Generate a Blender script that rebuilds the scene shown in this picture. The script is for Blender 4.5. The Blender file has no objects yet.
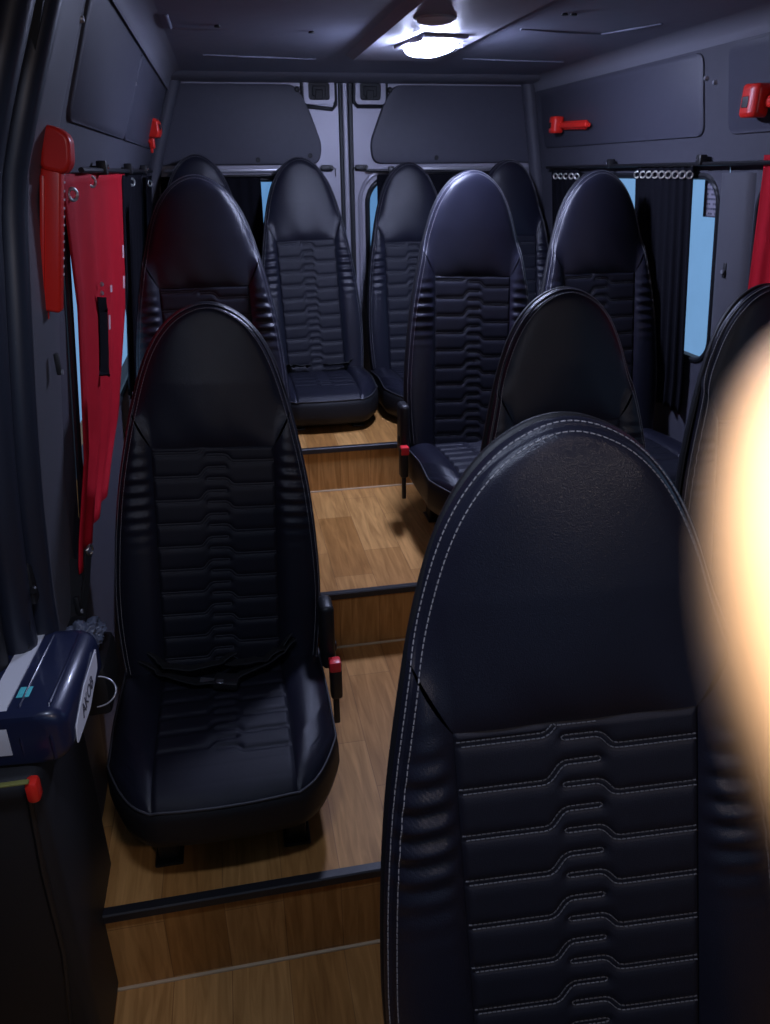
import bpy, bmesh, math, random
import numpy as np
from mathutils import Vector, Matrix, Euler
random.seed(4); rng = np.random.default_rng(7)
S = bpy.context.scene
COL = S.collection
EYE = 1.615                       # camera height above the entry floor (metres)
F0, F1, F2, F3 = 0.0, 0.229, 0.425, 0.608    # stepped floor levels
N1, N2, N3, YR = 1.20, 2.06, 2.895, 3.85     # step noses and the rear doors (distance from the camera)

# ------------------------------------------------------------------ materials
def mat(name, col, rough=.5, metal=0., spec=.5, noise=None, bump=None, coat=0., sheen=0.):
    m = bpy.data.materials.new(name); m.use_nodes = True
    nt = m.node_tree; b = nt.nodes['Principled BSDF']
    b.inputs['Base Color'].default_value = (*col, 1); b.inputs['Roughness'].default_value = rough
    b.inputs['Metallic'].default_value = metal; b.inputs['Specular IOR Level'].default_value = spec
    b.inputs['Coat Weight'].default_value = coat; b.inputs['Sheen Weight'].default_value = sheen
    tc = nt.nodes.new('ShaderNodeTexCoord')
    if noise:
        sc, amt = noise
        n = nt.nodes.new('ShaderNodeTexNoise'); n.inputs['Scale'].default_value = sc; n.inputs['Detail'].default_value = 5
        nt.links.new(tc.outputs['Object'], n.inputs['Vector'])
        mx = nt.nodes.new('ShaderNodeMixRGB'); mx.blend_type = 'MIX'
        mx.inputs[1].default_value = (*[c*(1-amt) for c in col], 1); mx.inputs[2].default_value = (*[min(1, c*(1+amt)) for c in col], 1)
        nt.links.new(n.outputs['Fac'], mx.inputs[0]); nt.links.new(mx.outputs[0], b.inputs['Base Color'])
    if bump:
        sc, st, kind = bump
        if kind == 'v':
            t = nt.nodes.new('ShaderNodeTexVoronoi'); t.inputs['Scale'].default_value = sc; o = t.outputs['Distance']
        else:
            t = nt.nodes.new('ShaderNodeTexNoise'); t.inputs['Scale'].default_value = sc; t.inputs['Detail'].default_value = 4; o = t.outputs['Fac']
        nt.links.new(tc.outputs['Object'], t.inputs['Vector'])
        bp = nt.nodes.new('ShaderNodeBump'); bp.inputs['Strength'].default_value = st; bp.inputs['Distance'].default_value = .001
        nt.links.new(o, bp.inputs['Height']); nt.links.new(bp.outputs[0], b.inputs['Normal'])
    return m

M = {}
M['leather'] = mat('black_leather', (.0110, .0115, .020), .29, spec=.34, noise=(9, .25), bump=(850, .35, 'v'))
M['leather_soft'] = mat('perforated_leather', (.0105, .011, .018), .46, spec=.24, noise=(14, .25), bump=(1000, .35, 'v'))
M['leather_dark'] = mat('black_side_leather', (.008, .008, .010), .55, spec=.35, bump=(500, .3, 'v'))
M['thread'] = mat('grey_thread', (.30, .29, .30), .8)
M['thread_dim'] = mat('dark_grey_thread', (.10, .10, .11), .8)
M['plastic'] = mat('black_plastic', (.012, .012, .014), .45, bump=(300, .2, 'n'))
M['steel_dark'] = mat('black_painted_steel', (.015, .015, .017), .4, metal=.3)
M['webbing'] = mat('black_webbing', (.012, .012, .014), .75, bump=(600, .5, 'n'))
M['chrome'] = mat('chrome', (.75, .75, .78), .22, metal=1)
M['nickel'] = mat('nickel_eyelet', (.75, .73, .66), .3, metal=1)
M['red_button'] = mat('red_button', (.75, .03, .04), .35)
M['red_plastic'] = mat('red_plastic', (.78, .026, .016), .33, spec=.5)
M['red_cloth'] = mat('red_cloth', (.42, .007, .018), .75, noise=(25, .15), spec=.12)
M['black_cloth'] = mat('black_cloth', (.006, .006, .009), .95, spec=.1, bump=(400, .3, 'n'))
M['wall'] = mat('grey_vinyl_wall', (.060, .060, .078), .6, noise=(30, .12), bump=(260, .35, 'n'))
M['wall_panel'] = mat('grey_vinyl_panel', (.058, .058, .080), .55, noise=(30, .10), bump=(260, .35, 'n'))
M['pillar'] = mat('grey_pillar_plastic', (.085, .085, .100), .55, bump=(350, .3, 'n'))
M['ceiling'] = mat('grey_headliner', (.19, .20, .26), .50, noise=(20, .10), bump=(200, .2, 'n'))
M['ceiling_band'] = mat('pale_headliner_band', (.26, .26, .31), .5, noise=(20, .06))
M['cove'] = mat('grey_cove_trim', (.17, .17, .20), .5)
M['door_metal'] = mat('painted_door_metal', (.33, .32, .37), .42, metal=.2, noise=(8, .06))
M['rubber'] = mat('black_rubber', (.010, .011, .014), .5, spec=.4)
M['seal'] = mat('door_seal_rubber', (.017, .020, .032), .42, spec=.5)
M['dark'] = mat('black_trim', (.010, .010, .012), .6)
M['alu'] = mat('grey_metal_strip', (.42, .42, .46), .35, metal=.6)
M['nosing'] = mat('black_step_nosing', (.013, .013, .016), .5, bump=(200, .3, 'n'))
M['caulk'] = mat('pale_sealant', (.50, .38, .24), .6)
M['navy'] = mat('navy_plastic', (.012, .017, .048), .32, noise=(12, .2), coat=.2)
M['white_tape'] = mat('white_tape', (.62, .62, .66), .5)
M['label_white'] = mat('white_label', (.68, .68, .72), .5)
M['ink'] = mat('black_ink', (.05, .05, .07), .6)
M['teal'] = mat('teal_sticker', (.10, .55, .58), .5)
M['olive'] = mat('olive_strip', (.20, .20, .05), .6)
M['bag'] = mat('grey_blue_plastic_film', (.12, .14, .20), .38, noise=(60, .4))
M['sticker'] = mat('grey_sticker', (.23, .22, .27), .6)
M['sticker_ink'] = mat('sticker_ink', (.07, .07, .10), .6)
M['lamp_base'] = mat('grey_lamp_base', (.30, .30, .36), .45)
M['piping'] = mat('dark_piping', (.030, .030, .036), .6)
M['dome'] = mat('pale_grey_dome', (.50, .50, .56), .45)
M['print_white'] = mat('pale_print', (.60, .45, .47), .6)
M['skin'] = mat('skin', (.86, .52, .30), .5, noise=(300, .08))
M['nail'] = mat('fingernail', (.85, .60, .48), .3)

def emit(name, col, st):
    m = bpy.data.materials.new(name); m.use_nodes = True
    b = m.node_tree.nodes['Principled BSDF']
    b.inputs['Base Color'].default_value = (.8, .8, .8, 1)
    b.inputs['Emission Color'].default_value = (*col, 1); b.inputs['Emission Strength'].default_value = st
    return m
M['led'] = emit('led_lens', (.58, .65, 1.0), 310.0)

def glass(name, tint):
    m = bpy.data.materials.new(name); m.use_nodes = True; nt = m.node_tree
    nt.nodes.remove(nt.nodes['Principled BSDF'])
    t = nt.nodes.new('ShaderNodeBsdfTransparent'); t.inputs[0].default_value = (*tint, 1)
    g = nt.nodes.new('ShaderNodeBsdfGlossy'); g.inputs['Roughness'].default_value = .05
    n = nt.nodes.new('ShaderNodeTexNoise'); n.inputs['Scale'].default_value = 6; n.inputs['Detail'].default_value = 6
    tc = nt.nodes.new('ShaderNodeTexCoord'); nt.links.new(tc.outputs['Object'], n.inputs['Vector'])
    d = nt.nodes.new('ShaderNodeMixRGB'); d.inputs[1].default_value = (*[c*.8 for c in tint], 1); d.inputs[2].default_value = (*tint, 1)
    nt.links.new(n.outputs['Fac'], d.inputs[0]); nt.links.new(d.outputs[0], t.inputs[0])
    x = nt.nodes.new('ShaderNodeMixShader'); o = nt.nodes['Material Output']
    x.inputs[0].default_value = .06; nt.links.new(t.outputs[0], x.inputs[1]); nt.links.new(g.outputs[0], x.inputs[2])
    nt.links.new(x.outputs[0], o.inputs[0])
    return m
M['glass'] = glass('tinted_glass', (.72, .84, .92))

def wood():
    m = bpy.data.materials.new('oak_vinyl_floor'); m.use_nodes = True; nt = m.node_tree; L = nt.links.new
    b = nt.nodes['Principled BSDF']; tc = nt.nodes.new('ShaderNodeTexCoord'); N = nt.nodes.new
    sep = N('ShaderNodeSeparateXYZ'); L(tc.outputs['Object'], sep.inputs[0])
    add = N('ShaderNodeMath'); add.operation = 'ADD'; L(sep.outputs['Y'], add.inputs[0]); L(sep.outputs['Z'], add.inputs[1])
    com = N('ShaderNodeCombineXYZ'); L(add.outputs[0], com.inputs[0]); L(sep.outputs['X'], com.inputs[1])
    br = N('ShaderNodeTexBrick'); L(com.outputs[0], br.inputs['Vector'])
    br.inputs['Scale'].default_value = 1; br.inputs['Brick Width'].default_value = .46; br.inputs['Row Height'].default_value = .125
    br.inputs['Mortar Size'].default_value = .0011; br.inputs['Mortar Smooth'].default_value = .3; br.offset = .37; br.inputs['Bias'].default_value = 0
    br.inputs['Color1'].default_value = (.40, .19, .055, 1); br.inputs['Color2'].default_value = (.58, .315, .11, 1); br.inputs['Mortar'].default_value = (.29, .145, .052, 1)
    mp = N('ShaderNodeMapping'); mp.inputs['Scale'].default_value = (3.2, 34, 1); L(com.outputs[0], mp.inputs[0])
    n = N('ShaderNodeTexNoise'); n.inputs['Scale'].default_value = 1.6; n.inputs['Detail'].default_value = 7; n.inputs['Distortion'].default_value = .9; L(mp.outputs[0], n.inputs['Vector'])
    rp = N('ShaderNodeValToRGB'); rp.color_ramp.elements[0].position = .32; rp.color_ramp.elements[0].color = (.66, .60, .52, 1)
    rp.color_ramp.elements[1].position = .68; rp.color_ramp.elements[1].color = (1.06, 1.04, 1.0, 1); L(n.outputs['Fac'], rp.inputs[0])
    mx = N('ShaderNodeMixRGB'); mx.blend_type = 'MULTIPLY'; mx.inputs[0].default_value = 1; L(br.outputs['Color'], mx.inputs[1]); L(rp.outputs[0], mx.inputs[2])
    L(mx.outputs[0], b.inputs['Base Color']); b.inputs['Roughness'].default_value = .5; b.inputs['Specular IOR Level'].default_value = .22
    return m
M['wood'] = wood()

# ------------------------------------------------------------------ mesh helpers
def mesh_data(name, V, Fc, m, smooth=True):
    me = bpy.data.meshes.new(name); me.from_pydata([tuple(map(float, v)) for v in V], [], [tuple(map(int, f)) for f in Fc])
    if smooth: me.polygons.foreach_set('use_smooth', [True]*len(me.polygons))
    me.materials.append(m); me.update(); return me
def link(name, me, parent=None, loc=None, rot=None):
    o = bpy.data.objects.new(name, me); COL.objects.link(o)
    if parent is not None: o.parent = parent
    if loc is not None: o.location = loc
    if rot is not None: o.rotation_euler = rot
    return o
def tag(o, label=None, cat=None, group=None, kind=None):
    for k, v in (('label', label), ('category', cat), ('group', group), ('kind', kind)):
        if v: o[k] = v
    return o
def thing(name, loc, label, cat, group=None, rot=(0, 0, 0)):
    o = bpy.data.objects.new(name, None); COL.objects.link(o); o.location = loc; o.rotation_euler = rot; o.empty_display_size = .05
    return tag(o, label, cat, group)
class MB:
    def __init__(s): s.V = []; s.F = []
    def add(s, V, Fc):
        n = len(s.V); s.V += [tuple(map(float, v)) for v in V]; s.F += [tuple(int(i)+n for i in f) for f in Fc]; return s
    def grid(s, P):                      # P: array (n, m, 3)
        n, m = P.shape[:2]; I = np.arange(n*m).reshape(n, m)
        q = np.stack([I[:-1, :-1], I[1:, :-1], I[1:, 1:], I[:-1, 1:]], -1).reshape(-1, 4)
        return s.add(P.reshape(-1, 3), q)
    def box(s, a, b, bev=0, seg=2, mx=None):
        bm = bmesh.new(); bmesh.ops.create_cube(bm, size=1)
        c = [(a[i]+b[i])/2 for i in range(3)]; d = [abs(b[i]-a[i]) for i in range(3)]
        for v in bm.verts: v.co = Vector([c[i]+v.co[i]*d[i] for i in range(3)])
        if bev: bmesh.ops.bevel(bm, geom=bm.edges[:], offset=min(bev, min(d)*.49), segments=seg, profile=.5, affect='EDGES')
        if mx is not None: bmesh.ops.transform(bm, matrix=mx, verts=bm.verts)
        bm.verts.index_update(); s.add([v.co[:] for v in bm.verts], [[v.index for v in f.verts] for f in bm.faces]); bm.free(); return s
    def tube(s, pts, r, n=8, closed=False):
        pts = [Vector(p) for p in pts]; k = len(pts); rings = []; up = Vector((.123, .456, .88)).normalized()
        for i, p in enumerate(pts):
            a = pts[(i-1) % k] if closed else pts[max(i-1, 0)]; b = pts[(i+1) % k] if closed else pts[min(i+1, k-1)]
            t = (b-a).normalized(); x = t.cross(up)
            if x.length < 1e-4: x = t.cross(Vector((1, 0, 0)))
            x.normalize(); y = t.cross(x); rr = r[i] if hasattr(r, '__len__') else r
            rings.append([p+(x*math.cos(q)+y*math.sin(q))*rr for q in np.linspace(0, 2*math.pi, n, endpoint=False)])
        V = [v[:] for R in rings for v in R]; Fc = []
        for i in range(k if closed else k-1):
            for j in range(n):
                Fc.append((i*n+j, i*n+(j+1) % n, ((i+1) % k)*n+(j+1) % n, ((i+1) % k)*n+j))
        if not closed: Fc += [tuple(range(n))[::-1], tuple(range((k-1)*n, k*n))]
        return s.add(V, Fc)
    def ribbon(s, pts, w, side, th=.0015):
        side = Vector(side); V = []
        for i, p in enumerate(pts):
            p = Vector(p); a = Vector(pts[max(i-1, 0)]); b = Vector(pts[min(i+1, len(pts)-1)]); t = (b-a).normalized()
            sd = (side-t*side.dot(t)).normalized(); nn = t.cross(sd)
            V += [p+sd*w/2+nn*th, p-sd*w/2+nn*th, p-sd*w/2-nn*th, p+sd*w/2-nn*th]
        Fc = []
        for i in range(len(pts)-1):
            for j in range(4): Fc.append((4*i+j, 4*i+(j+1) % 4, 4*i+4+(j+1) % 4, 4*i+4+j))
        k = 4*(len(pts)-1); Fc += [(3, 2, 1, 0), (k, k+1, k+2, k+3)]
        return s.add([v[:] for v in V], Fc)
    def prism(s, poly, f0, f1):           # poly of 2-D points, f0/f1 map (a,b)->xyz
        n = len(poly); V = [f0(*p) for p in poly]+[f1(*p) for p in poly]
        return s.add(V, [tuple(range(n))[::-1], tuple(range(n, 2*n))]+[(i, (i+1) % n, n+(i+1) % n, n+i) for i in range(n)])
    def lathe(s, prof, c, n=28):          # prof [(r,z)]
        V = []; k = len(prof)
        for r, z in prof:
            for q in np.linspace(0, 2*math.pi, n, endpoint=False): V.append((c[0]+r*math.cos(q), c[1]+r*math.sin(q), c[2]+z))
        Fc = [(i*n+j, i*n+(j+1) % n, (i+1)*n+(j+1) % n, (i+1)*n+j) for i in range(k-1) for j in range(n)]
        return s.add(V, Fc+[tuple(range(n))[::-1], tuple(range((k-1)*n, k*n))])
    def data(s, name, m, smooth=True): return mesh_data(name, s.V, s.F, m, smooth)
    def build(s, name, m, parent=None, smooth=True, fix=True, **kw):
        me = s.data(name, m, smooth)
        if fix:
            bm = bmesh.new(); bm.from_mesh(me); bmesh.ops.recalc_face_normals(bm, faces=bm.faces[:]); bm.to_mesh(me); bm.free()
        if smooth: me.set_sharp_from_angle(angle=math.radians(42))
        return link(name, me, parent, **kw)
def rrect(a0, a1, b0, b1, r, n=8):
    """rounded rectangle loop, n points per corner, in (a,b)"""
    P = []
    for (ca, cb, q0) in ((a1-r, b1-r, 0), (a0+r, b1-r, 90), (a0+r, b0+r, 180), (a1-r, b0+r, 270)):
        for q in np.linspace(q0, q0+90, n): P.append((ca+r*math.cos(math.radians(q)), cb+r*math.sin(math.radians(q))))
    return P
def hermite(xs, ys):
    xs = np.array(xs, float); ys = np.array(ys, float); d = np.gradient(ys, xs)
    def f(x):
        x = np.clip(np.asarray(x, float), xs[0], xs[-1]); i = np.clip(np.searchsorted(xs, x)-1, 0, len(xs)-2)
        h = xs[i+1]-xs[i]; t = (x-xs[i])/h
        return (2*t**3-3*t**2+1)*ys[i]+(t**3-2*t**2+t)*h*d[i]+(-2*t**3+3*t**2)*ys[i+1]+(t**3-t**2)*h*d[i+1]
    return f

# ------------------------------------------------------------------ the minibus seat
HT = .895; HS = .56; HP = .648; PW = .143          # top, headrest seam, pinch point, half panel width
_w = hermite([0, .09, .178, .31, .455, .552, .666, .77, .832, .891, .945, .975], [0, .039, .080, .133, .176, .200, .227, .244, .250, .248, .239, .231])
def W(h): return _w(np.sqrt(np.maximum(HT-np.asarray(h, float), 0)))
_hh = np.linspace(HT, .5, 400); _ww = W(_hh)
def HTOP(u): return np.interp(np.abs(u), _ww, _hh)
UP = float(W(HP))
PER = .0575
def quilt_lines(h0, n, hmin, hmax, p=PW):
    """centre lines of the double-stitched channels, coordinates (u,h)"""
    L = []
    w = 2*p
    for i in range(n):
        h = h0-i*PER
        a = [(-p-.01, h), (-p+.36*w, h), (-p+.385*w, h+.0035), (-p+.425*w, h+.0185), (-p+.45*w, h+.022), (-p+.585*w, h+.022)]
        b = [(p+.01, h-.022), (-p+.665*w, h-.022), (-p+.64*w, h-.020), (-p+.605*w, h-.0085), (-p+.58*w, h-.0055), (-p+.445*w, h-.0055)]
        if a[-1][1] > hmax-.004 and i == 0 and hmax > .5: a = a[:3]+[(-p+.405*w, h+.0095)]
        for l in (a, b):
            if max(q[1] for q in l) < hmax-.004 and min(q[1] for q in l) > hmin: L.append(l)
    return L
def seg_dist(U, H, L):
    D = np.full(U.shape, 1.0)
    for l in L:
        for (x0, y0), (x1, y1) in zip(l[:-1], l[1:]):
            dx, dy = x1-x0, y1-y0; t = np.clip(((U-x0)*dx+(H-y0)*dy)/(dx*dx+dy*dy), 0, 1)
            D = np.minimum(D, np.hypot(U-x0-t*dx, H-y0-t*dy))
    return D
BACK_LINES = quilt_lines(.546, 10, -.02, HS)
CH = .0031                                        # half distance of the two stitch rows of a channel
def quilt(U, H, L):
    D = seg_dist(U, H, L)
    return (.0026*(1-np.exp(-(D/.009)**2))) - .0017*np.exp(-((D-CH)/.0014)**2)
def edge_term(e):
    return -.027*np.exp(-np.maximum(e, 0)/.013) - .0030*np.exp(-((e-.0095)/.0024)**2)
def hb(u): return HS+(HP-HS)*np.clip((np.abs(u)-PW)/(UP-PW), 0, 1)
def F_head(u, h):
    d = np.maximum(h-hb(u), 0)
    e = np.minimum(W(h)-np.abs(u), (HTOP(u)-h))
    e = np.where(h > .8, np.minimum(e, np.hypot(W(h)-np.abs(u), HTOP(u)-h)), e)
    return edge_term(e)+(.011*(1-np.exp(-d/.026))+.008*np.clip(d/.15,0,1))+.0110*(1-np.exp(-np.maximum(np.abs(u)-PW, 0)/.016))*np.exp(-d/.035)-.018*(u/.15)**2*(1-np.exp(-d/.05))+.0012*np.sin(u*60+h*35)*np.exp(-d/.05)
def F_bol(u, h):
    a = np.abs(u); e = W(h)-a; dp = np.maximum(a-PW, 0); ds = np.maximum(hb(u)-h, 0)
    wr = .0042*np.sin(h*205+9*a)*np.exp(-((h-.455)/.085)**2)*np.clip(dp/.02, 0, 1)*np.clip(e/.02, 0, 1)
    return edge_term(e)+(.019*(1-np.exp(-dp/.016))+wr)*(.6+.4*(1-np.exp(-ds/.03)))
def F_pan(u, h):
    q = quilt(u, h, BACK_LINES); b = np.minimum(PW-np.abs(u), np.minimum(HS-h, .05))
    return q*np.clip(b/.008, 0, 1)-.002*np.exp(-(b/.003)**2)
def back_pt(u, h, f): return np.stack([u, -f, h+0*u], -1)

def dash_mesh(curves, name, m, step=.0075, ln=.0052, wd=.0011):
    """each curve: array of 3-D points on the surface plus an outward direction"""
    mb = MB()
    for P, out in curves:
        P = np.asarray(P, float); s = np.r_[0, np.cumsum(np.linalg.norm(np.diff(P, axis=0), axis=1))]
        q = np.arange(0, s[-1]-ln, step)
        A = np.stack([np.interp(q, s, P[:, k]) for k in range(3)], -1); B = np.stack([np.interp(q+ln, s, P[:, k]) for k in range(3)], -1)
        o = np.array(out, float)
        for a, b in zip(A, B):
            t = b-a; t /= np.linalg.norm(t)+1e-9; sd = np.cross(t, o); sd /= np.linalg.norm(sd)+1e-9; n = np.cross(sd, t)
            V = [a-sd*wd/2-n*.0008, a+sd*wd/2-n*.0008, b+sd*wd/2-n*.0008, b-sd*wd/2-n*.0008,
                 a-sd*wd*.35+n*.0007, a+sd*wd*.35+n*.0007, b+sd*wd*.35+n*.0007, b-sd*wd*.35+n*.0007]
            mb.add(V, [(3, 2, 1, 0), (4, 5, 6, 7), (0, 1, 5, 4), (1, 2, 6, 5), (2, 3, 7, 6), (3, 0, 4, 7)])
    return mb.data(name, m, False)
def channel_offsets(L, off):
    """two rows of stitches and the round cap around a centre line"""
    out = []
    for l in L:
        l = np.array(l); s = np.r_[0, np.cumsum(np.linalg.norm(np.diff(l, axis=0), axis=1))]
        q = np.linspace(0, s[-1], 60); P = np.stack([np.interp(q, s, l[:, k]) for k in (0, 1)], -1)
        T = np.gradient(P, axis=0); T /= np.linalg.norm(T, axis=1)[:, None]; Nn = np.stack([-T[:, 1], T[:, 0]], -1)
        e, t, n = P[-1], T[-1], Nn[-1]
        cap = [e+off*(n*math.cos(a)+t*math.sin(a)) for a in np.linspace(.2, math.pi-.2, 8)]
        out.append(np.vstack([P+Nn*off, cap, (P-Nn*off)[::-1]]))
    return out

MESH = {}
def seat_meshes():
    # front skin of the backrest, split at its seams
    h = np.linspace(-.04, HS, 300); u = np.linspace(-PW, PW, 150); U, H = np.meshgrid(u, h)
    MESH['quilted_panel'] = MB().grid(back_pt(U, H, F_pan(U, H))[:, ::-1]).data('quilted_panel', M['leather_soft'])
    for sg, key in ((-1, 'bolster_l'), (1, 'bolster_r')):
        r = np.r_[np.linspace(0, .75, 22), np.linspace(.77, 1, 16)]; q = np.linspace(0, 1, 110); R, Q = np.meshgrid(r, q)
        Ht = HS+(HP-HS)*R; Hh = -.04+Q*(Ht+.04); Ub = PW+R*(W(Hh)-PW)
        g = back_pt(sg*Ub, Hh, F_bol(Ub, Hh)); MESH[key] = MB().grid(g if sg < 0 else g[:, ::-1]).data('side_bolster', M['leather'])
    s = np.sin(np.linspace(-1, 1, 111)*math.pi/2)*UP*.9999; t = 1-(1-np.linspace(0, 1, 80))**1.6
    Uc, Tt = np.meshgrid(s, t); Hc = hb(Uc)+Tt*(HTOP(Uc)-hb(Uc))
    MESH['headrest'] = MB().grid(back_pt(Uc, Hc, F_head(Uc, Hc))[:, ::-1]).data('headrest', M['leather'])
    # rear shell and side band
    hh = np.r_[np.linspace(-.05, .8, 70), HT-(HT-.8)*(1-np.linspace(.03, 1, 34))**2]
    L = np.vstack([np.stack([W(hh), hh], -1), np.stack([-W(hh), hh], -1)[::-1][1:]])
    T = np.gradient(L, axis=0); T /= np.linalg.norm(T, axis=1)[:, None]; Nn = np.stack([T[:, 1], -T[:, 0]], -1)
    prof = [(-.004, -.024), (.001, -.027), (.003, -.033), (.002, -.043), (-.005, -.060), (-.018, -.080), (-.034, -.096), (-.056, -.104)]
    rows = []
    for off, f in prof:
        p = L+Nn*off; k = 1-.32*np.clip(p[:, 1]/HT, 0, 1); rows.append(np.stack([p[:, 0], -(f+.024)*k+.024, p[:, 1]], -1))
    P = np.stack(rows, 1); mb = MB().grid(P); n, m = P.shape[:2]
    mb.F += [tuple(i*m+m-1 for i in range(n))]
    mb.F += [tuple(j for j in range(m))+tuple((n-1)*m+j for j in range(m))[::-1]]
    me = mb.data('back_shell', M['leather_dark']); MESH['back_shell'] = me
    bm = bmesh.new(); bm.from_mesh(me); bmesh.ops.recalc_face_normals(bm, faces=bm.faces[:]); bm.to_mesh(me); bm.free(); me.set_sharp_from_angle(angle=.8)
    # stitches
    def on(u, h, lift=.0003):
        f = np.where(h > hb(u), F_head(u, h), np.where(np.abs(u) > PW, F_bol(u, h), F_pan(u, h)))
        return np.stack([u, -(f+lift), h], -1)
    cur = []
    for ins in (.0045, .0145):
        q = np.r_[np.linspace(0, .8, 200), HT-(HT-.8)*(1-np.linspace(.01, 1, 90))**2]
        l = np.vstack([np.stack([W(q), q], -1), np.stack([-W(q), q], -1)[::-1][1:]]); t = np.gradient(l, axis=0); t /= np.linalg.norm(t, axis=1)[:, None]
        p = l-np.stack([t[:, 1], -t[:, 0]], -1)*ins
        cur.append((on(p[:, 0], p[:, 1]), (0, -1, 0)))
    MESH['edge_stitching'] = dash_mesh(cur, 'edge_stitching', M['thread'])
    cur = []
    for p in channel_offsets(BACK_LINES, CH):
        k = (np.abs(p[:, 0]) < PW-.001)
        cur.append((on(p[k, 0], p[k, 1], .0015), (0, -1, 0)))
    # the top channel is cut off by the headrest seam: only its lower row shows
    p = np.array([(-PW+.42*2*PW, HS-.0035), (-PW+.585*2*PW, HS-.0032)]); cur.append((on(p[:, 0], p[:, 1], .0012), (0, -1, 0)))
    MESH['quilt_stitching'] = dash_mesh(cur, 'quilt_stitching', M['thread_dim'], step=.0058, ln=.0043, wd=.0009)
    # cushion (origin at the crease, z up, front towards -y)
    CW = .242
    def D(u): a = np.abs(u); return .462-.03*(a/CW)**2-.125*(np.maximum(a-.13, 0)/(CW-.13))**2.4
    CL = [[(x, -(.36-(y-.0))) for x, y in l] for l in quilt_lines(.33, 6, .02, .36)]      # (u, -d)
    def G(u, d):
        a = np.abs(u); e = np.minimum(D(u)-d, (CW-a)); e = np.where((D(u)-d < .06) & (CW-a < .06), 1/np.sqrt(1/np.maximum(D(u)-d, 1e-4)**2+1/np.maximum(CW-a, 1e-4)**2)*1.1, e)
        dp = np.maximum(a-.146, 0)
        g = -.030*np.exp(-np.maximum(e, 0)/.022)+.009*(d/.46)+.020*(1-np.exp(-dp/.025))*np.where(a > .146, 1, 0)*np.clip((D(u)-d)/.12, .25, 1)
        g += .012*np.sin(np.clip(d/.42, 0, 1)*math.pi)
        g += np.where(a < .146, quilt(u, -d, CL)*1.6*np.clip((.146-a)/.008, 0, 1)*np.clip((.375-d)/.03, 0, 1), 0)
        g += .0035*np.clip((d-.34)/.03, 0, 1)*np.where(a < .146, 1, 0)*np.clip((.146-a)/.01, 0, 1)
        g -= .003*np.exp(-((a-.146)/.003)**2)
        return g
    def cpt(u, d): return np.stack([u, -d, G(u, d)], -1)
    for key, u0, u1, nu in (('cushion_panel', -.146, .146, 120), ('cbol_l', -CW, -.146, 30), ('cbol_r', .146, CW, 30)):
        u = np.linspace(u0, u1, nu)
        if key == 'cbol_r': u = u0+(u1-u0)*np.sin(np.linspace(0, 1, nu)*math.pi/2)
        if key == 'cbol_l': u = u1+(u0-u1)*np.sin(np.linspace(1, 0, nu)*math.pi/2)
        t = 1-(1-np.linspace(0, 1, 170))**1.3; Uu, Tt = np.meshgrid(u, t); Dd = -.05+Tt*(D(Uu)+.05)
        MESH[key] = MB().grid(cpt(Uu, Dd)).data('cushion_panel' if 'panel' in key else 'cushion_bolster', M['leather_soft'] if 'panel' in key else M['leather'])
    us = CW*np.sin(np.linspace(1, -1, 70)*math.pi/2); d0 = np.linspace(-.05, float(D(np.array(CW))), 18)
    L = np.vstack([np.stack([np.full(18, CW), -d0], -1), np.stack([us, -D(us)], -1)[1:-1], np.stack([np.full(18, -CW), -d0[::-1]], -1)])
    g = G(np.clip(L[:, 0], -CW, CW), -L[:, 1]); T = np.gradient(L, axis=0); T /= np.linalg.norm(T, axis=1)[:, None]; Nn = np.stack([-T[:, 1], T[:, 0]], -1)
    if (Nn[5, 0] < 0): Nn = -Nn
    rows = []
    for off, z, k in ((-.003, .0, 1), (.004, -.006, 1), (.008, -.02, .8), (.009, -.05, .3), (.004, -.066, .0), (-.012, -.082, 0), (-.05, -.088, 0)):
        p = L+Nn*off; rows.append(np.stack([p[:, 0], p[:, 1], g*k+(-.040)*(1-k)+z], -1))
    P = np.stack(rows, 1); mb = MB().grid(P); n, m = P.shape[:2]; mb.F += [tuple(i*m+m-1 for i in range(n)), tuple(range(m))+tuple((n-1)*m+j for j in range(m))[::-1]]
    me = mb.data('cushion_skirt', M['leather_dark']); MESH['cushion_skirt'] = me
    bm = bmesh.new(); bm.from_mesh(me); bmesh.ops.recalc_face_normals(bm, faces=bm.faces[:]); bm.to_mesh(me); bm.free(); me.set_sharp_from_angle(angle=.8)
    pp = np.stack([L[:, 0]+Nn[:, 0]*.003, L[:, 1]+Nn[:, 1]*.003, g+.001], -1)
    MESH['piping'] = MB().tube(pp, .0028, 6).data('piping', M['piping'])
    MESH['G'] = G
seat_meshes()

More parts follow.
